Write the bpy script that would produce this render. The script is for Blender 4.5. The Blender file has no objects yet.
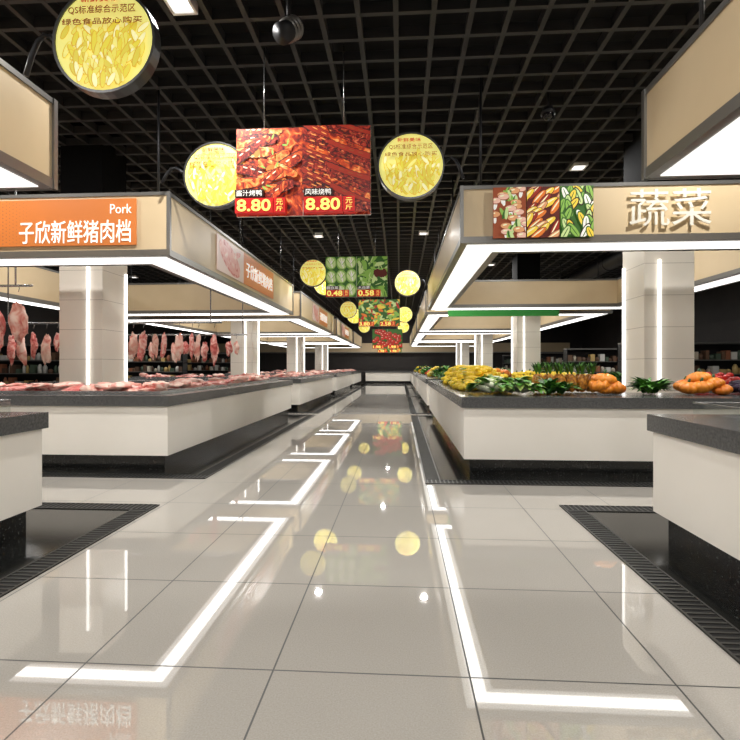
import bpy, math, random
from mathutils import Vector, Matrix, Euler, noise as mnoise
random.seed(7)
R=random.uniform
scene=bpy.context.scene
scene.view_settings.view_transform='Standard'
# ------------------------------------------------------------ materials
def srgb(r,g,b):
    f=lambda c:(c/255/12.92) if c/255<=.04045 else ((c/255+.055)/1.055)**2.4
    return (f(r),f(g),f(b),1)
def mat(name,col,rough=.5,metal=0,em=0,spec=.5,emcol=None):
    m=bpy.data.materials.new(name); m.use_nodes=True
    b=m.node_tree.nodes['Principled BSDF']
    b.inputs['Base Color'].default_value=col
    b.inputs['Roughness'].default_value=rough
    b.inputs['Metallic'].default_value=metal
    b.inputs['Specular IOR Level'].default_value=spec
    if em:
        b.inputs['Emission Color'].default_value=emcol or col
        b.inputs['Emission Strength'].default_value=em
    return m
def nmat(name,cols,scale=8,rough=.5,dist=0.,em=0,kind='noise',detail=4,stretch=(1,1,1),bump=0,pos=None):
    m=mat(name,cols[0],rough); nt=m.node_tree; N=nt.nodes; L=nt.links
    b=N['Principled BSDF']
    tc=N.new('ShaderNodeTexCoord'); mp=N.new('ShaderNodeMapping'); mp.inputs['Scale'].default_value=stretch
    L.new(tc.outputs['Object'],mp.inputs['Vector'])
    if kind=='noise':
        t=N.new('ShaderNodeTexNoise'); t.inputs['Scale'].default_value=scale; t.inputs['Detail'].default_value=detail
        t.inputs['Distortion'].default_value=dist; out=t.outputs['Fac']
    elif kind=='vor':
        t=N.new('ShaderNodeTexVoronoi'); t.inputs['Scale'].default_value=scale; out=t.outputs['Distance']
    L.new(mp.outputs['Vector'],t.inputs['Vector'])
    cr=N.new('ShaderNodeValToRGB'); e=cr.color_ramp.elements
    n=len(cols)
    ps=pos or ([.3+.4*i/(n-1) for i in range(n)] if kind=='noise' else [i/(n-1)*.9 for i in range(n)])
    e[0].position=ps[0]; e[0].color=cols[0]; e[1].position=ps[-1]; e[1].color=cols[-1]
    for i in range(1,n-1):
        x=e.new(ps[i]); x.color=cols[i]
    L.new(out,cr.inputs['Fac']); L.new(cr.outputs['Color'],b.inputs['Base Color'])
    if em:
        L.new(cr.outputs['Color'],b.inputs['Emission Color']); b.inputs['Emission Strength'].default_value=em
    if bump:
        bp=N.new('ShaderNodeBump'); bp.inputs['Strength'].default_value=bump; L.new(out,bp.inputs['Height']); L.new(bp.outputs['Normal'],b.inputs['Normal'])
    return m

BEIGE=nmat('beige_laminate',[srgb(210,187,149),srgb(216,194,157)],2,.4)
GREYM=mat('brushed_grey_frame',srgb(128,126,122),.35,.6)
SOFF=mat('soffit_diffuser',srgb(245,243,238),.5,em=1.1,emcol=(1,.98,.95,1))
LED=mat('led_strip',srgb(255,255,255),.5,em=5,emcol=(1,.98,.95,1))
LEDT=mat('led_tube',srgb(255,255,255),.5,em=2.5,emcol=(1,.98,.95,1))
LAMPG=mat('downlight_diffuser',srgb(255,255,255),.5,em=2,emcol=(1,.98,.95,1))
WHITE=nmat('cream_counter_panel',[srgb(236,230,219),srgb(241,235,225)],1.5,.35)
SLAB=nmat('grey_stone_slab',[srgb(66,66,66),srgb(92,92,91)],60,.22)
GRAN=nmat('black_granite',[srgb(14,14,14),srgb(30,31,30),srgb(92,94,92)],55,.12,pos=[.35,.62,.8])
BLACK=mat('matt_black',srgb(16,16,17),.6)
FLATK=mat('flat_black_paint',srgb(13,13,14),.95,spec=.1)
GRATE=mat('grating_steel',srgb(75,75,73),.35,.7)
DARK=mat('dark_metal',srgb(40,40,42),.45,.4)
GRID=mat('ceiling_grid_paint',srgb(40,40,42),.6)
VOID=mat('ceiling_void',srgb(6,6,7),.9)
CHROME=mat('steel_rod',srgb(170,170,170),.25,.9)
ORANGE=mat('orange_vinyl',srgb(212,122,54),.4,em=.1)
ORANGE2=mat('orange_dots',srgb(170,104,70),.4,em=.1)
TXTW=mat('white_letters',srgb(250,248,240),.4,em=.5)
TXTG=mat('pale_letters',srgb(226,222,208),.4,em=.12)
TXTY=mat('yellow_letters',srgb(255,240,120),.4,em=.6)
TXTO=mat('ochre_letters',srgb(176,104,40),.4,em=.1)
RED=mat('price_red',srgb(206,22,16),.4,em=.25)
def floor_mat():
    m=bpy.data.materials.new('polished_floor_tile'); m.use_nodes=True
    nt=m.node_tree; N=nt.nodes; L=nt.links; b=N['Principled BSDF']
    g=N.new('ShaderNodeNewGeometry'); s=N.new('ShaderNodeSeparateXYZ'); L.new(g.outputs['Position'],s.inputs[0])
    def M(op,a,bb=None):
        n=N.new('ShaderNodeMath'); n.operation=op
        for i,v in enumerate((a,bb)):
            if v is None: continue
            if isinstance(v,(int,float)): n.inputs[i].default_value=v
            else: L.new(v,n.inputs[i])
        return n.outputs[0]
    def line(src,off,size,w):
        f=M('FRACT',M('DIVIDE',M('ADD',src,off),size))
        return M('GREATER_THAN',M('ABSOLUTE',M('SUBTRACT',f,.5)),.5-w/size/2)
    lx=line(s.outputs[0],.52+80,.8,.0075); ly=line(s.outputs[1],-.4+80,.8,.0075)
    ln=M('MAXIMUM',lx,ly)
    n1=N.new('ShaderNodeTexNoise'); n1.inputs['Scale'].default_value=160; n1.inputs['Detail'].default_value=2
    L.new(g.outputs['Position'],n1.inputs['Vector'])
    n2=N.new('ShaderNodeTexNoise'); n2.inputs['Scale'].default_value=1.3; L.new(g.outputs['Position'],n2.inputs['Vector'])
    cr=N.new('ShaderNodeValToRGB'); cr.color_ramp.elements[0].position=.25; cr.color_ramp.elements[1].position=.75
    cr.color_ramp.elements[0].color=srgb(164,159,150); cr.color_ramp.elements[1].color=srgb(186,181,173)
    L.new(M('ADD',M('MULTIPLY',n1.outputs['Fac'],.75),M('MULTIPLY',n2.outputs['Fac'],.25)),cr.inputs['Fac'])
    mx=N.new('ShaderNodeMix'); mx.data_type='RGBA'; L.new(ln,mx.inputs['Factor'])
    L.new(cr.outputs['Color'],mx.inputs['A']); mx.inputs['B'].default_value=srgb(30,29,27)
    L.new(mx.outputs['Result'],b.inputs['Base Color'])
    r=M('ADD',M('MULTIPLY',ln,.5),.02); L.new(r,b.inputs['Roughness'])
    b.inputs['IOR'].default_value=2.0
    return m
def column_mat():
    m=bpy.data.materials.new('column_tile'); m.use_nodes=True
    nt=m.node_tree; N=nt.nodes; L=nt.links; b=N['Principled BSDF']
    g=N.new('ShaderNodeNewGeometry'); s=N.new('ShaderNodeSeparateXYZ'); L.new(g.outputs['Position'],s.inputs[0])
    a=N.new('ShaderNodeMath'); a.operation='FRACT'; d=N.new('ShaderNodeMath'); d.operation='DIVIDE'; d.inputs[1].default_value=.45
    L.new(s.outputs[2],d.inputs[0]); L.new(d.outputs[0],a.inputs[0])
    c=N.new('ShaderNodeMath'); c.operation='LESS_THAN'; c.inputs[1].default_value=.014; L.new(a.outputs[0],c.inputs[0])
    mx=N.new('ShaderNodeMix'); mx.data_type='RGBA'; L.new(c.outputs[0],mx.inputs['Factor'])
    mx.inputs['A'].default_value=srgb(240,234,222); mx.inputs['B'].default_value=srgb(180,172,160)
    L.new(mx.outputs['Result'],b.inputs['Base Color']); b.inputs['Roughness'].default_value=.25
    return m
def glass_mat():
    m=bpy.data.materials.new('clear_glass'); m.use_nodes=True
    nt=m.node_tree; N=nt.nodes; L=nt.links; N.remove(N['Principled BSDF'])
    t=N.new('ShaderNodeBsdfTransparent'); t.inputs[0].default_value=(.94,.97,.96,1)
    g=N.new('ShaderNodeBsdfGlossy'); g.inputs['Roughness'].default_value=.03
    x=N.new('ShaderNodeMixShader'); x.inputs[0].default_value=.1; L.new(t.outputs[0],x.inputs[1]); L.new(g.outputs[0],x.inputs[2])
    L.new(x.outputs[0],N['Material Output'].inputs[0]); return m
FLOOR=floor_mat(); COLM=column_mat(); GLASS=glass_mat()
# ------------------------------------------------------------ mesh builder
class MB:
    def __init__(s): s.v=[];s.f=[];s.m=[];s.sm=[]
    def add(s,vs,fs,mi=0,smooth=False):
        o=len(s.v); s.v+=[tuple(v) for v in vs]
        for f in fs: s.f.append(tuple(o+i for i in f)); s.m.append(mi); s.sm.append(smooth)
    def box(s,x0,x1,y0,y1,z0,z1,mi=0):
        s.add([(x0,y0,z0),(x1,y0,z0),(x1,y1,z0),(x0,y1,z0),(x0,y0,z1),(x1,y0,z1),(x1,y1,z1),(x0,y1,z1)],
              [(0,3,2,1),(4,5,6,7),(0,1,5,4),(1,2,6,5),(2,3,7,6),(3,0,4,7)],mi)
    def ring(s,x0,x1,y0,y1,w,z0,z1,mi=0):
        s.box(x0,x1,y0,y0+w,z0,z1,mi); s.box(x0,x1,y1-w,y1,z0,z1,mi)
        s.box(x0,x0+w,y0+w,y1-w,z0,z1,mi); s.box(x1-w,x1,y0+w,y1-w,z0,z1,mi)
    def tube(s,pts,rad,mi=0,n=8,caps=True):
        pts=[Vector(p) for p in pts]; vs=[];fs=[]
        if not isinstance(rad,(list,tuple)): rad=[rad]*len(pts)
        for i,p in enumerate(pts):
            t=(pts[min(i+1,len(pts)-1)]-pts[max(i-1,0)]).normalized()
            a=Vector((1,0,0)) if abs(t.x)<.9 else Vector((0,1,0))
            u=t.cross(a).normalized(); w=t.cross(u)
            for k in range(n):
                q=2*math.pi*k/n; vs.append(p+(u*math.cos(q)+w*math.sin(q))*rad[i])
        for i in range(len(pts)-1):
            for k in range(n):
                fs.append((i*n+k,i*n+(k+1)%n,(i+1)*n+(k+1)%n,(i+1)*n+k))
        if caps: fs.append(tuple(range(n))[::-1]); fs.append(tuple((len(pts)-1)*n+k for k in range(n)))
        s.add(vs,fs,mi,True)
    def blob(s,c,r,rot=(0,0,0),mi=0,amp=.12,freq=1.6,nu=12,nv=8,fn=None):
        c=Vector(c); E=Euler(rot).to_matrix(); sd=Vector((R(0,50),R(0,50),R(0,50))); vs=[];fs=[]
        for j in range(nv+1):
            th=math.pi*j/nv
            for i in range(nu):
                ph=2*math.pi*i/nu
                d=Vector((math.sin(th)*math.cos(ph),math.sin(th)*math.sin(ph),math.cos(th)))
                k=1+amp*2*mnoise.noise(d*freq+sd)
                if fn: k*=fn(th,ph)
                vs.append(c+E@Vector((d.x*r[0]*k,d.y*r[1]*k,d.z*r[2]*k)))
        for j in range(nv):
            for i in range(nu):
                fs.append((j*nu+i,(j+1)*nu+i,(j+1)*nu+(i+1)%nu,j*nu+(i+1)%nu))
        s.add(vs,fs,mi,True)
    def leaf(s,b,az,ln,w,up=.9,droop=1.2,mi=0,seg=5):
        b=Vector(b); vs=[];fs=[]; h=Vector((math.cos(az),math.sin(az),0)); sd=Vector((-h.y,h.x,0)); p=b.copy(); a=up
        for i in range(seg+1):
            t=i/seg; ww=w*math.sin(math.pi*min(1,(t*.92+.06)))
            n=Vector((0,0,1))*.25*ww
            vs+=[p-sd*ww+n,p,p+sd*ww+n]
            p=p+(h*math.cos(a)+Vector((0,0,math.sin(a))))*ln/seg; a-=droop/seg
        for i in range(seg):
            o=i*3; fs+=[(o,o+1,o+4,o+3),(o+1,o+2,o+5,o+4)]
        s.add(vs,fs,mi,True)
    def ell(s,cx,cz,rx,rz,a,y,mi=0,n=18,clip=None):
        vs=[]
        for k in range(n):
            q=2*math.pi*k/n
            x=cx+math.cos(a)*rx*math.cos(q)-math.sin(a)*rz*math.sin(q); z=cz+math.sin(a)*rx*math.cos(q)+math.cos(a)*rz*math.sin(q)
            if clip: x=min(max(x,clip[0]),clip[1]); z=min(max(z,clip[2]),clip[3])
            vs.append((x,y,z))
        s.add(vs,[tuple(range(n))],mi)
    def build(s,name,mats,parent=None,loc=(0,0,0),rot=(0,0,0)):
        me=bpy.data.meshes.new(name); me.from_pydata(s.v,[],s.f)
        for m in mats: me.materials.append(m)
        me.polygons.foreach_set('material_index',s.m); me.polygons.foreach_set('use_smooth',s.sm); me.update()
        o=bpy.data.objects.new(name,me); scene.collection.objects.link(o); o.location=loc; o.rotation_euler=rot
        if parent: o.parent=parent
        return o
def empty(name,loc=(0,0,0),rot=(0,0,0)):
    e=bpy.data.objects.new(name,None); e.empty_display_size=.2; scene.collection.objects.link(e); e.location=loc; e.rotation_euler=rot; return e
def text(name,body,cx,cz,w,h,m,parent=None,y=0,bold=0.,ex=.002):
    c=bpy.data.curves.new(name,'FONT'); c.body=body; c.size=1; c.extrude=ex; c.offset=bold; c.align_x='LEFT'; c.resolution_u=3
    c.materials.append(m)
    o=bpy.data.objects.new(name,c); scene.collection.objects.link(o)
    bpy.context.view_layer.update()
    bb=[Vector(k) for k in o.bound_box]; x0=min(k.x for k in bb);x1=max(k.x for k in bb);y0=min(k.y for k in bb);y1=max(k.y for k in bb)
    sx=w/max(x1-x0,1e-4); sy=h/max(y1-y0,1e-4)
    o.scale=(sx,sy,1); o.rotation_euler=(math.pi/2,0,0)
    o.location=(cx-(x0+x1)/2*sx,y,cz-(y0+y1)/2*sy)
    if parent: o.parent=parent
    return o
# ------------------------------------------------------------ room
XL,XR,YF,YB,ZC=-15,13,-4.5,36,4.6
b=MB(); b.box(XL,XR,YF,YB,-.1,0); b.build('floor',[FLOOR])
b=MB(); b.box(XL,XR,YF,YB,ZC+.35,ZC+.45,1)
st=.36
x=XL+.2
while x<XR: b.box(x-.025,x+.025,YF,YB,ZC,ZC+.11,0); x+=st
y=YF+.2
while y<YB: b.box(XL,XR,y-.025,y+.025,ZC+.003,ZC+.107,0); y+=st
b.build('ceiling',[GRID,VOID])
WALL=nmat('dark_wall_paint',[srgb(40,36,34),srgb(48,43,40)],2,.7)
for n,a in (('wall_left',(XL-.1,XL,YF,YB)),('wall_right',(XR,XR+.1,YF,YB)),('wall_back',(XL,XR,YB,YB+.1)),('wall_front',(XL,XR,YF-.1,YF))):
    b=MB(); b.box(*a,0,ZC+.45); b.build(n,[WALL])
# ------------------------------------------------------------ islands
def canopy(x0,x1,y0,y1,zb,zt,w=.5):
    b=MB()
    b.ring(x0,x1,y0,y1,w,zb+.02,zt,0)
    t=.012
    for z0,z1 in ((zb,zb+.075),(zt-.035,zt+.005)):
        b.ring(x0-t,x1+t,y0-t,y1+t,t*1.2,z0,z1,1)
        b.ring(x0+w-.2*t,x1-w+.2*t,y0+w-.2*t,y1-w+.2*t,t,z0,z1,1)
    for cx in (x0,x1):
        for cy in (y0,y1):
            b.box(cx-.02,cx+.02,cy-.02,cy+.02,zb,zt+.005,1)
    b.ring(x0,x1,y0,y1,w,zb+.004,zb+.02,1)
    b.ring(x0+.07,x1-.07,y0+.07,y1-.07,w-.16,zb-.004,zb+.006,2)
    b.ring(x0+.16,x1-.16,y0+.16,y1-.16,.17,zb-.012,zb-.002,4)
    for cx in (x0+.25,x1-.25):
        for cy in (y0+.25,(y0+y1)/2,y1-.25):
            b.tube([(cx,cy,zt),(cx,cy,ZC+.05)],.015,3,6)
    return b.build('stall_canopy',[BEIGE,GREYM,SOFF,DARK,LED])
def counter(x0,x1,y0,y1,w=1.1):
    b=MB()
    b.ring(x0,x1,y0,y1,w,.78,.90,0)
    b.ring(x0+.03,x1-.03,y0+.03,y1-.03,w-.06,.2,.78,1)
    b.ring(x0+.1,x1-.1,y0+.1,y1-.1,w-.2,0,.2,2)
    return b.build('market_counter',[SLAB,WHITE,GRAN])
def drain(x0,x1,y0,y1,ml,mr,mf,mb_,st=.045):
    b=MB(); X0,X1,Y0,Y1=x0-ml,x1+mr,y0-mf,y1+mb_; gw=.17
    b.box(X0,X1,Y0,y0+.1,.0,.004,0); b.box(X0,X1,y1-.1,Y1,.0,.004,0)
    b.box(X0,x0+.1,y0+.1,y1-.1,.0,.004,0); b.box(x1-.1,X1,y0+.1,y1-.1,.0,.004,0)
    b.ring(X0,X1,Y0,Y1,gw,.0035,.0055,1)
    for e in (0,gw-.012):
        b.ring(X0+e,X1-e,Y0+e,Y1-e,.012,.005,.011,2)
    x=X0+.02
    while x<X1-.02:
        for ya in (Y0,Y1-gw): b.box(x,x+.014,ya+.01,ya+gw-.01,.005,.010,2)
        x+=st
    y=Y0+gw
    while y<Y1-gw:
        for xa in (X0,X1-gw): b.box(xa+.01,xa+gw-.01,y,y+.014,.005,.010,2)
        y+=st
    return b.build('floor_drain',[GRAN,BLACK,GRATE])
LX0,LX1=-7.8,-2.68; RX0,RX1=.69,5.5
ROWS=[(5.58,12.2),(13.2,19.8),(20.8,27.4),(28.4,34.4)]
for i,(ya,yb) in enumerate(ROWS):
    s=.045 if i==0 else .09
    canopy(LX0,LX1,ya,yb,2.53,3.27); counter(LX0,LX1,ya,yb); drain(LX0,LX1,ya,yb,.33,.53,.25,.25,s)
    canopy(RX0,RX1,ya,yb,2.62,3.26); counter(RX0,RX1,ya,yb); drain(RX0,RX1,ya,yb,.42,.33,.33,.25,s)
canopy(1.80,6.8,-3.2,3.74,2.62,3.27); counter(1.80,6.8,-3.2,3.72); drain(1.80,6.8,-3.2,3.72,.38,.3,.3,.78)
canopy(-8,-2.645,-3.2,3.62,2.6,3.28); counter(-8,-2.67,-3.2,3.6); drain(-8,-2.67,-3.2,3.6,.3,.52,.3,.7)
def column(x0,x1,y0,side):
    w=x1-x0; y1=y0+w; b=MB()
    b.box(x0,x1,y0,y1,0,3.1,0); b.box(x0+.01,x1-.01,y0+.01,y1-.01,3.1,ZC+.35,1)
    xs=x0+.2 if side>0 else x1-.22; r=.013
    b.box(xs-r,xs+r,y0-.03,y0,.95,2.75,2)
    ys=y1-.06
    if side>0: b.box(x0-.03,x0,ys-r,ys+r,.95,2.75,2)
    else: b.box(x1,x1+.03,ys-r,ys+r,.95,2.75,2)
    b.build('column',[COLM,FLATK,LEDT])
for y in (7.2,14.8,22.3,29.8):
    column(-5.17,-4.49,y,-1); column(3.45,4.13,y,1)
# ------------------------------------------------------------ signs on fascias
MEATP=nmat('meat_photo_print',[srgb(235,205,195),srgb(226,150,140),srgb(190,60,55)],5,.4,1.5,em=.1)
PINKP=mat('pale_pink_print',srgb(226,200,190),.4,em=.1); FATP=mat('fat_print',srgb(226,160,150),.4,em=.1)
e=empty('pork_stall_sign',(0,5.555,0))
b=MB(); b.box(-5.3,-3.06,0,.013,2.66,3.2,0)
for i in range(26):
    for j in range(12):
        r=.016*max(.05,1-i/26)
        b.ell(-5.27+i*.042,2.69+j*.043+(i%2)*.02,r,r,0,-.002,1,8)
b.build('sign_board',[ORANGE,ORANGE2],e)
text('chinese_name','子欣新鲜猪肉档',-3.80,2.82,1.36,.27,TXTW,e,-.004,bold=.006)
text('english_name','Pork',-3.24,3.08,.26,.11,TXTW,e,-.004)
b=MB()
for i in range(3): b.blob((-5.2+i*.1,.0,2.78+.05*i),(.1,.004,.07),(0,.5,0),0)
b.build('meat_print',[MEATP],e)
def side_sign(x,y0,y1,z0,z1):
    e=empty('pork_side_sign',(x+.02,0,0),(0,0,math.pi/2))
    b=MB(); m=y0+(y1-y0)*.38
    b.box(y0,m,0,.012,z0,z1,1); b.box(m,y1,0,.012,z0,z1,0)
    cl=(y0+.01,m-.01,z0+.01,z1-.01); zc=(z0+z1)/2
    b.ell(y0+.55,zc,.5,.2,-.3,-.002,2,20,cl); b.ell(y0+.55,zc-.02,.42,.14,-.3,-.003,3,20,cl)
    b.ell(y0+.4,zc+.02,.2,.06,-.5,-.004,2,20,cl); b.ell(y0+.8,zc-.08,.2,.05,-.2,-.004,2,20,cl); b.ell(y0+.85,zc+.12,.2,.05,.3,-.004,2,20,cl)
    b.build('sign_board',[ORANGE,PINKP,MEATP,FATP],e)
    text('chinese_name','子欣新鲜猪肉档',(m+y1)/2,(z0+z1)/2,(y1-m)*.88,.27,TXTW,e,-.005,bold=.01)
side_sign(-2.68,7.05,10.25,2.66,3.19)
side_sign(-2.68,15,18,2.66,3.19)
side_sign(-2.68,22.5,25.5,2.66,3.19)
C=lambda r,g,bb,em=.2: mat('print_%d_%d_%d'%(r,g,bb),srgb(r,g,bb),.45,em=em)  # slight glow put into the print colours so the posters look well lit
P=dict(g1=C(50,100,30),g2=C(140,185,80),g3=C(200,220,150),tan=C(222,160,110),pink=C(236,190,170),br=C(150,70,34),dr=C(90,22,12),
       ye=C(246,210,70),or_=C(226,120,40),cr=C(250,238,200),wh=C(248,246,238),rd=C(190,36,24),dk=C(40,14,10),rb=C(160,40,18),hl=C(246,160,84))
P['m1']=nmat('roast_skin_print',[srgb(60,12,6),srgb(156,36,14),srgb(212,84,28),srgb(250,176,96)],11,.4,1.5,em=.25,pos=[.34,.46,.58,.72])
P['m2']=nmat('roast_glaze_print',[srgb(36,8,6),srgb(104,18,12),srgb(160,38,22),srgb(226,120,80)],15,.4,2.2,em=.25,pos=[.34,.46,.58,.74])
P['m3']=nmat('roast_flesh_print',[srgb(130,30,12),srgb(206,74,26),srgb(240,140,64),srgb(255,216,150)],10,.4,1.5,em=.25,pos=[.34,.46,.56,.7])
PL=list(P.keys()); PM=[P[k] for k in PL]; pi_=lambda k:PL.index(k)
e=empty('food_photo_strip',(0,5.535,0))
b=MB(); z0,z1=2.665,3.225; w3=(2.12-1.03)/3
for k,bg in enumerate(('br','dr','g1')):
    xa=1.03+k*w3; b.box(xa,xa+w3-.008,0,.012,z0,z1,pi_(bg)); cl=(xa+.003,xa+w3-.011,z0,z1)
    yy=0
    def E(cx,cz,rx,rz,a,c):
        global yy
        yy+=1; b.ell(cx,cz,rx,rz,a,-.001-.00012*yy,pi_(c),14,cl)
    if k==0:
        for i in range(26):
            cx,cz=R(xa,xa+w3),z1-(i/26)*(z1-z0)
            if i%3: # mushroom: pale stem and rounded cap
                E(cx,cz-.05,.02,.05,R(-.2,.2),'wh'); E(cx,cz,.065,.038,R(-.2,.2),'br'); E(cx,cz+.004,.06,.032,0,('tan','pink')[i%2]); E(cx-.015,cz+.014,.025,.008,.2,'cr')
            else:
                for q in range(3): E(cx+.02*q,cz-.03,.02,.07,R(-.5,.5),('g2','g1','g3')[q])
    elif k==1:
        for i in range(28):
            cx,cz,a=R(xa,xa+w3),z1-(i/28)*(z1-z0),R(.5,1.1)
            E(cx,cz,.11,.042,a,'dr');E(cx,cz,.104,.034,a,('ye','or_','tan','rb','ye')[i%5]);E(cx-.005,cz+.01,.08,.008,a,'cr')
    else:
        for i in range(34):
            cx,cz,a=R(xa,xa+w3),z1-(i/34)*(z1-z0),R(-.7,.7)+1.57
            E(cx,cz,.11,.045,a,('g1','dk','g1')[i%3]);E(cx,cz,.095,.033,a,('g2','wh','g3','ye','g2')[i%5]);E(cx,cz,.08,.005,a,'g1')
b.build('photo_prints',PM,e)
e=empty('vegetable_stall_sign',(0,5.545,0)); text('chinese_name','蔬菜',2.93,2.975,.86,.40,TXTG,e,.0,bold=0,ex=.006)
e=empty('orange_notice_sign',(0,5.535,0)); b=MB(); b.box(4.0,4.9,0,.013,2.68,3.2,0); b.build('board',[ORANGE],e)
e=empty('green_stall_sign',(0,13.17,0)); b=MB(); b.box(1.27,4.15,0,.013,2.56,3.1,0)
b.build('board',[mat('green_vinyl',srgb(60,150,70),.4,em=.2)],e)
text('chinese_name','新鲜蔬菜',2.7,2.90,1.5,.22,TXTW,e,-.005)
# ------------------------------------------------------------ round lightbox signs
YL=[mat('lightbox_%d'%i,srgb(*c),.4,em=.6) for i,c in enumerate([(214,196,70),(236,228,126),(200,170,44),(228,216,94),(222,204,66),(242,238,176),(234,228,128)])]
RIM=mat('lightbox_rim',srgb(90,90,90),.3,.7)
def round_sign(x,y,z,ax,az,r=.37):
    e=empty('round_lightbox_sign',(x,y,z)); b=MB(); n=40
    ring=lambda rr,yy:[(rr*math.cos(2*math.pi*k/n),yy,rr*math.sin(2*math.pi*k/n)) for k in range(n)]
    vs=ring(r,0)+ring(r,.09)+ring(r-.018,0)+ring(r-.018,.012)
    fs=[(k,(k+1)%n,n+(k+1)%n,n+k) for k in range(n)]+[(k,2*n+k,2*n+(k+1)%n,(k+1)%n) for k in range(n)]+[(2*n+k,3*n+k,3*n+(k+1)%n,2*n+(k+1)%n) for k in range(n)]
    b.add(vs,fs,0); b.add(ring(r,.09),[tuple(range(n))[::-1]],0)
    b.ell(0,0,r-.016,r-.016,0,.012,7,40)
    N=130; j=0
    for i in range(N):
        cz=.09-(i/N)*.40+R(-.03,.03); half=math.sqrt(max(0,(r-.065)**2-cz*cz)); cx=R(-half,half)
        if cx*cx+cz*cz>(r-.075)**2: continue
        a=R(-.9,.9)+1.57; L=R(.05,.085); L=min(L,r-.022-math.hypot(cx,cz))
        b.ell(cx,cz,L,.024,a,.0118-.0001*j,3,12); j+=1
        b.ell(cx+.002,cz+.002,L*.93,.018,a,.0118-.0001*j,(1,2,4,6,5)[i%5],12); j+=1
    b.build('lightbox_body',[RIM]+YL,e)
    text('caption','QS标准综合示范区',0,.2,r*1.3,.06,TXTO,e,-.016)
    text('caption_small','绿色食品放心购买',0,.12,r*1.55,.045,TXTO,e,-.016)
    text('caption_line','新鲜美味',-.02,.275,r*.7,.045,RED,e,-.016)
    s=1 if ax>x else -1
    b=MB(); dx=ax-x; dz=az-z
    pts=[(s*(r-.01),.05,.02)]+[(s*r+ (dx-s*r)*t,.05,.02+.13*math.sin(math.pi*t*.8)+(dz-.05)*t*t) for t in (.2,.4,.6,.8,1)]
    b.tube(pts,.018,0,8); b.build('bracket_arm',[DARK],e)
    return e
round_sign(.12,5.47,3.47,.70,3.28); round_sign(-2.06,5.40,3.39,-2.70,3.28)
round_sign(-2.06,3.31,3.52,-2.66,3.27,.37)
round_sign(-2.08,11.7,3.48,-2.70,3.2,.33); round_sign(.2,13.1,3.45,.70,3.24,.35); round_sign(-2.02,13.3,3.5,-2.70,3.24,.34)
round_sign(-2.06,19.6,3.5,-2.70,3.2,.34); round_sign(.2,21.6,3.5,.70,3.2,.35); round_sign(-2.0,21.6,3.45,-2.70,3.2,.34)
round_sign(-2.06,28.4,3.5,-2.70,3.24,.34); round_sign(.2,28.6,3.5,.70,3.24,.34)
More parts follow.
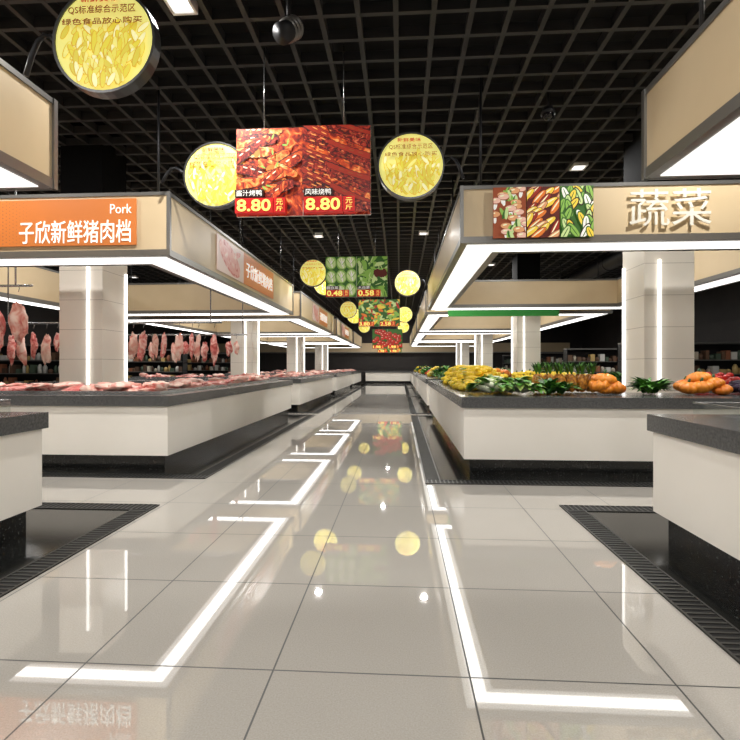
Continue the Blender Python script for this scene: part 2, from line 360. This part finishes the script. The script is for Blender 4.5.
# ------------------------------------------------------------ hanging price posters
BOARD=mat('poster_board',srgb(230,225,215),.5)
def poster(cx,y,zc,kind,prices,w=1.43,h=.93):
    e=empty('hanging_price_poster',(cx,y,zc)); b=MB()
    b.box(-w/2,w/2,0,.025,-h/2,h/2,3); g=.008
    mats=[P['m1'],P['m2'],RED,BOARD]
    if kind in('green','tomato','veg'): mats[0]=P['g1']; mats[1]=P['g1']
    b.box(-w/2,-g/2,-.003,.0,-h/2,h/2,0); b.box(g/2,w/2,-.003,.0,-h/2,h/2,1)
    nb=len(mats); mats=mats+PM
    cnt=[0]
    def E(cx,cz,rx,rz,a,c,s=None):
        cnt[0]+=1
        cl=(-w/2+.004,-g/2,-h/2+.004,h/2-.004) if s==0 else ((g/2,w/2-.004,-h/2+.004,h/2-.004) if s==1 else (-w/2+.004,w/2-.004,-h/2+.004,h/2-.004))
        b.ell(cx,cz,rx,rz,a,-.0035-.00008*cnt[0],nb+pi_(c),20,cl)
    def curve(cx,cz,L,wd,a,bend,c,s,hl='hl'):
        n=9
        for lay,(k,cc) in enumerate(((1.15,'dk'),(1,c))):
            for j in range(n):
                t=j/(n-1)-.5; aa=a+bend*t
                E(cx+L*t*math.cos(a)-bend*L*.5*(t*t-.08)*math.sin(a)*-1,cz+L*t*math.sin(a)+bend*L*.5*(t*t-.08),L/n*1.3,wd*k*(1-.9*t*t),aa,cc,s)
        for j in range(2,7,2):
            t=j/(n-1)-.5
            E(cx+L*t*math.cos(a),cz+L*t*math.sin(a)+bend*L*.5*(t*t-.08)+wd*.4,L/n*.7,wd*.14,a,hl,s)
    if kind=='meat':
        for i in range(20):
            t=i/20
            curve(R(-.66,-.08),.43-t*.86,R(.22,.36),R(.045,.07),R(-.5,.8),R(-1,1),('m1','m3','m2','m3')[i%4],0,'hl' if i%2 else 'cr')
            if i%4==1: E(R(-.6,-.1),.4-t*.8,.05,.03,R(0,3),'or_',0); 
        for i in range(8): E(R(-.5,-.05),R(-.2,.4),.03,.01,R(0,3),'g2',0)
        for i in range(15):
            cz=.44-i*.06
            curve(.19+R(-.04,.04),cz+.05,.42,.04,-.38+R(-.1,.1),.4,('m2','m1','rb','m2')[i%4],1)
            curve(.54+R(-.04,.04),cz-.02,.4,.04,-.38+R(-.1,.1),.4,('rb','m2','m2','m1')[i%4],1,'br')
    if kind=='green':
        for i in range(9):
            x,z=-.6+.22*(i%3)+R(-.02,.02)+.03,.33-.32*(i//3)+R(-.02,.02)
            E(x,z,.14,.17,0,'g1',0);E(x,z,.13,.16,0,'g2',0);E(x,z,.105,.13,.3,'g3',0);E(x+.01,z,.014,.13,.2,'wh',0)
            for q in (-.9,-.5,.5,.9): E(x+q*.05,z+.01,.007,.09,-q*.8,'g2' if abs(q)>.6 else 'wh',0)
        for i in range(60):
            a=R(0,3.1); E(R(.05,.7),.45-i/60*.9,.15,.045,a,('g2','g2','g1','g3')[i%4],1); E(R(.05,.7),.45-i/60*.9,.09,.01,a,'g3' if i%2 else 'g1',1)
        for i in range(5): E(.45+.05*i,R(.0,.1),.05,.09,.3,'dr',1)
    if kind=='veg':
        for i in range(110):
            E(R(-.68,.68),.45-i/110*.9,R(.08,.15),R(.03,.05),R(0,3.1),('g1','g2','or_','rd','ye','g3','g2')[i%7])
    if kind=='tomato':
        for i in range(40):
            x,z=R(-.66,.66),.4-i/40*.8; E(x,z,.11,.1,0,'dr'); E(x,z,.1,.09,0,'rd'); E(x-.03,z+.03,.03,.02,.5,'pink'); E(x,z+.05,.03,.012,0,'g1')
    pf=-.0035-.00008*cnt[0]-.004
    for s in (0,1):
        xo=-w/2+s*(w/2)+.015+s*.01
        b.box(xo,xo+.40,pf-.004,-.004,-h/2+.01,-h/2+.165,2)
        b.box(xo+.41,xo+.53,pf-.004,-.004,-h/2+.01,-h/2+.165,2)
    b.build('poster_prints',mats,e)
    for s,p in ((0,prices[0]),(1,prices[1])):
        xo=-w/2+s*(w/2)+.015+s*.01
        text('price',p,xo+.2,-h/2+.088,.36,.125,TXTY,e,pf-.007,bold=.02)
        text('unit','元',xo+.47,-h/2+.118,.07,.06,TXTY,e,pf-.007); text('unit_b','斤',xo+.47,-h/2+.05,.07,.05,TXTY,e,pf-.007)
        if kind in('meat','green'):
            cap={'meat':('酱汁烤鸭','风味烧鸭'),'green':('圆白菜','大白菜')}[kind][s]
            bb=MB(); bb.box(xo,xo+.30,pf-.003,-.004,-h/2+.175,-h/2+.255,0); bb.build('caption_strip',[P['dk']],e)
            text('caption',cap,xo+.15,-h/2+.215,.27,.062,TXTW,e,pf-.007)
    b=MB()
    for sx in (-.42,.43): b.tube([(sx,.012,h/2),(sx,.012,ZC-zc+.03)],.006,0,5)
    b.build('suspension_wires',[CHROME],e)
poster(-1.02,5.15,3.30,'meat',('8.80','8.80'))
poster(-1.0,11.3,3.30,'green',('0.48','0.58'))
poster(-.72,17,3.08,'veg',('3.80','2.58'))
poster(-.60,23.5,2.54,'tomato',('1.98','1.98'))
poster(-.62,29.5,2.52,'veg',('1.98','1.98'))
# ------------------------------------------------------------ ceiling fixtures
DL=[(-2.03,4.45),(3.0,8.5),(.6,12.5),(-2.1,12.6),(.6,.6),(-2.0,-1.5),(3.0,16.5),(-.7,20.5),(-5.5,8.5),(-5.5,16.5),(-.7,28),(3,24.5),(-5.5,24.5),(8.5,8.5),(8.5,17),(-10,9),(-10,18),(8.5,26),(3.2,4.5),(-5.3,4.45),(1.3,-2.5),(-4,0),(-1,-3.2),(-.7,33)]  # tail of the list: fill lamps added to brighten fascias, foreground, far end
FW=mat('fixture_white',srgb(225,225,225),.4)
for i,(x,y) in enumerate(DL):
    e=empty('ceiling_downlight_or_fill',(x,y,ZC))
    b=MB(); b.ring(-.12,.12,-.12,.12,.025,-.02,.1,0); b.box(-.1,.1,-.1,.1,.0,.02,1); b.build('housing',[FW,LAMPG],e)
    l=bpy.data.lights.new('lamp','AREA'); l.shape='SQUARE'; l.size=.14; l.energy=78 if y<4 else (95 if y<12 else 115); l.color=(1,.98,.95)
    o=bpy.data.objects.new('lamp',l); scene.collection.objects.link(o); o.parent=e; o.location=(0,0,-.03)
e=empty('ceiling_spotlight',(-.99,4.35,4.25)); b=MB()
b.tube([(0,0,.4),(0,0,.08)],.02,0); b.tube([(.05,.1,.1),(-.04,-.1,-.1)],[.075,.09],0,18)
for t in (.2,.4,.6): b.tube([(.05-.09*t,.1-.2*t,.1-.2*t),(.046-.09*t,.092-.2*t,.092-.2*t)],.1,1,18)
b.build('spot_body',[DARK,GREYM],e)
e=empty('security_camera',(1.82,6.2,4.35)); b=MB(); b.tube([(0,0,.27),(0,0,.05)],.015,0); b.tube([(0,0,.08),(0,0,0)],[.06,.09],0,16); b.blob((0,0,0),(.075,.075,.08),mi=1,amp=0)
b.build('camera_dome',[DARK,mat('dome_glass',srgb(20,20,24),.08)],e)
b=MB(); b.tube([(6.2,YF+.2,4.3),(6.2,YB-.3,4.3)],.22,0,20)
for y in range(-3,35,3): b.tube([(6.2,y,4.3),(6.2,y+.06,4.3)],.24,0,20)
b.build('ventilation_duct',[DARK])
# ------------------------------------------------------------ meat
MEAT=nmat('raw_pork',[srgb(238,196,184),srgb(222,132,124),srgb(178,62,58)],9,.35,1.2,bump=.2,pos=[.38,.5,.68])
MEAT2=nmat('raw_skin_pork',[srgb(240,210,196),srgb(230,168,152),srgb(206,100,92)],7,.4,.8,pos=[.4,.55,.7])
TRAY=mat('steel_tray',srgb(185,187,186),.25,.8)
def meat_counter(name,rects,n):
    b=MB()
    for (x0,x1,y0,y1) in rects:
        b.box(x0,x1,y0,y1,.902,.915,2)
        b.ring(x0,x1,y0,y1,.015,.915,.94,2)
        k=int(n*(x1-x0)*(y1-y0))
        for i in range(k):
            r=R(.08,.2); x=R(x0+.18,x1-.18); y=R(y0+.18,y1-.18); lay=1 if i%4==3 else 0
            b.blob((x,y,.945+lay*.05),(r*1.25,r*.7,R(.025,.055)),(R(-.15,.15),R(-.15,.15),R(0,6)),i%2,.28,1.8,nu=16,nv=9)
    return b.build(name,[MEAT,MEAT2,TRAY])
for i,(ya,yb) in enumerate(ROWS):
    meat_counter('meat_cuts_display',[(LX0+.2,LX1-.25,ya+.3,ya+1.0),(LX1-.95,LX1-.28,ya+1.05,yb-.3)],20 if i==0 else 14)
meat_counter('meat_cuts_display',[(-7,-2.98,2.75,3.4),(-3.6,-2.98,-1,2.65)],26)
def hang(name,x0,x1,y,z,n,L0,rw,posts):
    e=MB(); e.tube([(x0,y,z),(x1,y,z)],.018,2)
    for px in posts: e.tube([(px,y,z),(px,y,ZC+.05)],.012,2)
    for i in range(n):
        x=x0+.08+(x1-x0-.16)*(i+.5)/n+R(-.05,.05); L=L0*R(.7,1.15); w=rw*R(.75,1.2)
        e.tube([(x,y,z+.02),(x+.015,y,z-.04),(x,y,z-.09)],.005,2,5)
        prof=lambda th,ph:(.45+.55*math.sin(min(th,math.pi)*.5)**1.5)*(1+.12*math.sin(ph*2+i))
        e.blob((x,y,z-.07-L/2),(w,w*.6,L/2),(R(-.06,.06),R(-.06,.06),R(0,3)),i%2,.3,1.9,fn=prof,nu=14,nv=12)
    return e.build(name,[MEAT,MEAT2,CHROME])
hang('hanging_meat_rail',-7.0,-3.05,8.3,2.0,19,.54,.095,(-6.9,-5.9,-3.25))
hang('hanging_pork_sides',-7.2,-5.25,6.75,2.40,6,.85,.15,(-7.0,-5.5))
hang('hanging_meat_rail',-7,-3.4,10.8,1.95,14,.45,.1,(-6.9,-3.5))
# ------------------------------------------------------------ vegetables
YEL=nmat('yellow_squash_skin',[srgb(236,196,30),srgb(250,224,70)],6,.4)
CORN=nmat('corn_kernels',[srgb(252,228,80),srgb(246,208,40),srgb(214,160,20)],60,.35,kind='vor',pos=[.2,.6,.9])
LG=nmat('cabbage_leaf',[srgb(110,160,60),srgb(190,214,120)],9,.5)
DG=nmat('dark_leaf',[srgb(20,58,22),srgb(48,100,40)],12,.5)
MG=nmat('bright_leaf',[srgb(50,120,36),srgb(110,170,64)],12,.5)
STEM=mat('white_stem',srgb(226,232,200),.45)
PUMP=nmat('pumpkin_skin',[srgb(206,104,20),srgb(236,150,40)],5,.4)
PINE=nmat('pineapple_skin',[srgb(226,160,50),srgb(190,120,34),srgb(100,66,20)],28,.5,kind='vor',bump=.4,pos=[.1,.5,.9])
EGG=mat('aubergine_skin',srgb(38,18,44),.2)
TOM=mat('tomato_skin',srgb(204,36,22),.25)
CAR=mat('carrot_skin',srgb(232,120,30),.5)
def pile(name,mats,rect,count,fn,z0=.905,hmax=.2):
    b=MB(); x0,x1,y0,y1=rect
    for i in range(count):
        u,v=R(0,1),R(0,1); x=x0+u*(x1-x0); y=y0+v*(y1-y0)
        dome=min(1,2.6*min(u,1-u)*1.0,5*min(v,1-v))
        hh=hmax*dome*(1 if i>count*.5 else R(0,1))
        fn(b,x,y,z0+hh,i)
    return b.build(name,mats)
def f_squash(b,x,y,z,i):
    b.blob((x,y,z+.05),(.055,.055,.17),(math.pi/2+R(-.2,.2),0,R(0,3.1)),0,.05,fn=lambda th,ph:.75+.35*math.cos(th/2))
def f_corn(b,x,y,z,i):
    a=R(-.9,.9)-1.0; d=Vector((math.cos(a),math.sin(a),R(-.05,.15))).normalized(); p=Vector((x,y,z+.04))
    b.tube([p-d*.15,p-d*.13,p-d*.02,p+d*.09,p+d*.16,p+d*.175],[.024,.042,.047,.04,.022,.004],0,12)
    if i%3==0:
        for k in range(2): b.leaf(p-d*.15,a+R(-.5,.5)+math.pi,R(.08,.13),.03,R(-.1,.4),.5,2)
def f_bok(b,x,y,z,i):
    a=R(0,6.28); d=Vector((math.cos(a),math.sin(a),.15))
    b.tube([Vector((x,y,z+.03)),Vector((x,y,z+.05))+d*.1,Vector((x,y,z+.06))+d*.2],[.03,.035,.015],1,7)
    for k in range(5): b.leaf(Vector((x,y,z+.05))+d*.13,a+R(-.5,.5),.2,.055,R(.0,.6),1.0,0 if k%3 else 2)
def f_leaf(b,x,y,z,i):
    for k in range(9): b.leaf((x,y,z),R(0,6.28),R(.2,.32),R(.025,.045),R(.7,1.2),R(.9,1.7),i%2)
def f_pump(b,x,y,z,i):
    s=R(.85,1.2)
    b.blob((x,y,z+.07*s),(.13*s,.13*s,.075*s),(R(-.2,.2),R(-.2,.2),0),0,.02,nu=40,nv=12,fn=lambda th,ph:1-.16*abs(math.sin(ph*4.5)))
    b.tube([(x,y,z+.12*s),(x+.02,y,z+.18*s)],[.02,.012],1,6)
def f_egg(b,x,y,z,i):
    r=(R(-.3,.3),math.pi/2,R(0,6)); b.blob((x,y,z+.045),(.045,.045,.13),r,0,.04,fn=lambda th,ph:.7+.4*math.cos(th/2))
def f_round(b,x,y,z,i): b.blob((x,y,z+.045),(.052,.052,.045),mi=i%2,amp=.03,nu=10,nv=7)
def f_car(b,x,y,z,i):
    a=R(-.5,.5)+1.57; d=Vector((math.cos(a),math.sin(a),0)); p=Vector((x,y,z+.025)); b.tube([p,p+d*.03,p+d*.22],[.012,.028,.006],0,8)
    for k in range(3): b.leaf(p-d*.02,a+math.pi+R(-.5,.5),.15,.02,.4,.6,1)
pile('corn_cob_pile',[CORN,MG,LG],(.92,1.45,6.95,9.2),300,f_corn,hmax=.27)
pile('yellow_squash_pile',[YEL],(.95,1.45,9.5,10.5),90,f_squash,hmax=.26)
pile('bok_choy_pile',[MG,STEM,LG],(1.1,1.5,6.05,6.55),50,f_bok,hmax=.12)
pile('leafy_greens_pile',[DG,MG],(1.75,1.95,6.05,6.2),12,f_leaf,hmax=.02)
b=MB()
for i in range(12):
    x=1.80+(i%6)*.135; y=6.5+.14*(i//6)
    b.blob((x,y,1.03),(.066,.066,.12),mi=0,amp=.02,nu=14,nv=10)
    for k in range(20): b.leaf((x,y,1.13),k*2.4,R(.15,.2),.014,1.5-.05*(k%8),.25+.07*(k%8),1+k%2,4)
b.build('pineapple_row',[PINE,DG,MG])
pile('pumpkin_pile',[PUMP,DG],(2.25,2.6,6.05,6.2),8,f_pump,hmax=.09)
pile('leafy_greens_pile',[DG,MG],(2.98,3.15,6.1,6.4),20,f_leaf,hmax=.03)
pile('pumpkin_pile',[PUMP,DG],(3.47,3.85,6.1,6.45),10,f_pump,hmax=.1)
pile('aubergine_pile',[EGG],(4.15,4.6,6.05,6.5),54,f_egg,hmax=.16)
pile('carrot_pile',[CAR,MG],(4.8,5.2,6.05,6.35),36,f_car,hmax=.14)
pile('leafy_greens_pile',[DG,MG],(1.0,1.5,10.8,11.8),36,f_leaf,hmax=.12)
pile('tomato_pile',[TOM,TOM],(4.65,5.2,6.9,9.5),160,f_round,hmax=.16)
pile('leafy_greens_pile',[MG,DG],(4.65,5.2,9.8,11.5),40,f_leaf,hmax=.12)
pile('yellow_pumpkin_pile',[YEL,DG],(2.0,4.3,11.4,11.9),26,f_pump,hmax=.1)
for (ya,yb) in ROWS[1:]:
    pile('leafy_greens_pile',[MG,DG],(1.0,1.5,ya+.4,ya+2.0),34,f_leaf,hmax=.2)
    pile('yellow_squash_pile',[YEL],(1.0,1.5,ya+2.5,ya+4.2),50,f_squash,hmax=.22)
    pile('tomato_pile',[TOM,TOM],(1.0,1.5,ya+4.6,yb-.4),80,f_round,hmax=.16)
    pile('pumpkin_pile',[PUMP,DG],(2.0,3.1,ya+.4,ya+.9),20,f_pump,hmax=.15)
    pile('bok_choy_pile',[MG,STEM,LG],(3.6,5.1,ya+.4,ya+.9),40,f_bok,hmax=.15)
def guard(pts):
    b=MB()
    for (x0,y0),(x1,y1) in zip(pts[:-1],pts[1:]):
        b.add([(x0,y0,.9),(x1,y1,.9),(x1,y1,1.0),(x0,y0,1.0)],[(0,1,2,3)],0)
        b.tube([(x0,y0,1.0),(x1,y1,1.0)],.006,1,6)
    b.build('glass_guard',[GLASS,CHROME])
guard([(2.0,-3),(2.0,3.5),(6.5,3.5)]); guard([(-2.85,-3),(-2.85,3.45),(-7.5,3.45)])
# ------------------------------------------------------------ background stalls at the sides
GC=[mat('goods_%d'%i,srgb(*c),.45) for i,c in enumerate([(200,190,172),(150,96,70),(200,170,110),(80,96,80),(110,84,66),(214,212,206),(84,64,52)])]
def shelf(x0,x1,y,h=1.9):
    b=MB(); b.box(x0,x1,y+.4,y+.44,0,h,0)
    z=.15
    while z<h-.1:
        b.box(x0,x1,y,y+.4,z,z+.03,1); x=x0+.05
        while x<x1-.2:
            w=R(.1,.22); hh=R(.12,.3); c=2+random.randrange(7)
            if random.random()<.5: b.box(x,x+w*.85,y+.05,y+.3,z+.03,z+.03+hh,c)
            else:
                b.tube([(x+w/2,y+.15,z+.03),(x+w/2,y+.15,z+.03+hh*.7),(x+w/2,y+.15,z+.03+hh)],[w*.4,w*.4,w*.15],c,10)
            x+=w
        z+=.42
    b.box(x0,x1,y-.02,y+.4,h,h+.05,1)
    for xx in (x0,x1-.04): b.box(xx,xx+.04,y,y+.44,0,h,0)
    b.build('grocery_shelf',[DARK,GREYM]+GC+[LEDT])
for y in (15,20,26,32): shelf(6.6,12.6,y)
for y in (15,20,26): shelf(-14.4,-9,y)
b=MB(); b.box(-14,12,YB-.3,YB-.02,2.2,2.9,0); b.box(-14,12,YB-.31,YB-.3,2.2,2.26,1)
b.build('back_wall_fascia',[BEIGE,GREYM])
b=MB(); b.box(-2.5,2.5,YB-.9,YB-.1,.78,.9,0); b.box(-2.45,2.45,YB-.86,YB-.12,.18,.78,1); b.box(-2.4,2.4,YB-.8,YB-.14,0,.18,2)
b.build('market_counter',[SLAB,WHITE,GRAN])
# ------------------------------------------------------------ world, camera
w=bpy.data.worlds.new('World'); scene.world=w; w.use_nodes=True; w.node_tree.nodes['Background'].inputs[0].default_value=(.05,.05,.05,1)
cam=bpy.data.cameras.new('camera'); cam.lens=24; cam.sensor_width=36; cam.shift_y=-4/740; cam.clip_start=.05; cam.clip_end=200
co=bpy.data.objects.new('camera',cam); scene.collection.objects.link(co)
co.location=(0,0,1.25); co.rotation_euler=(math.pi/2,0,math.atan(30/493.3)); scene.camera=co
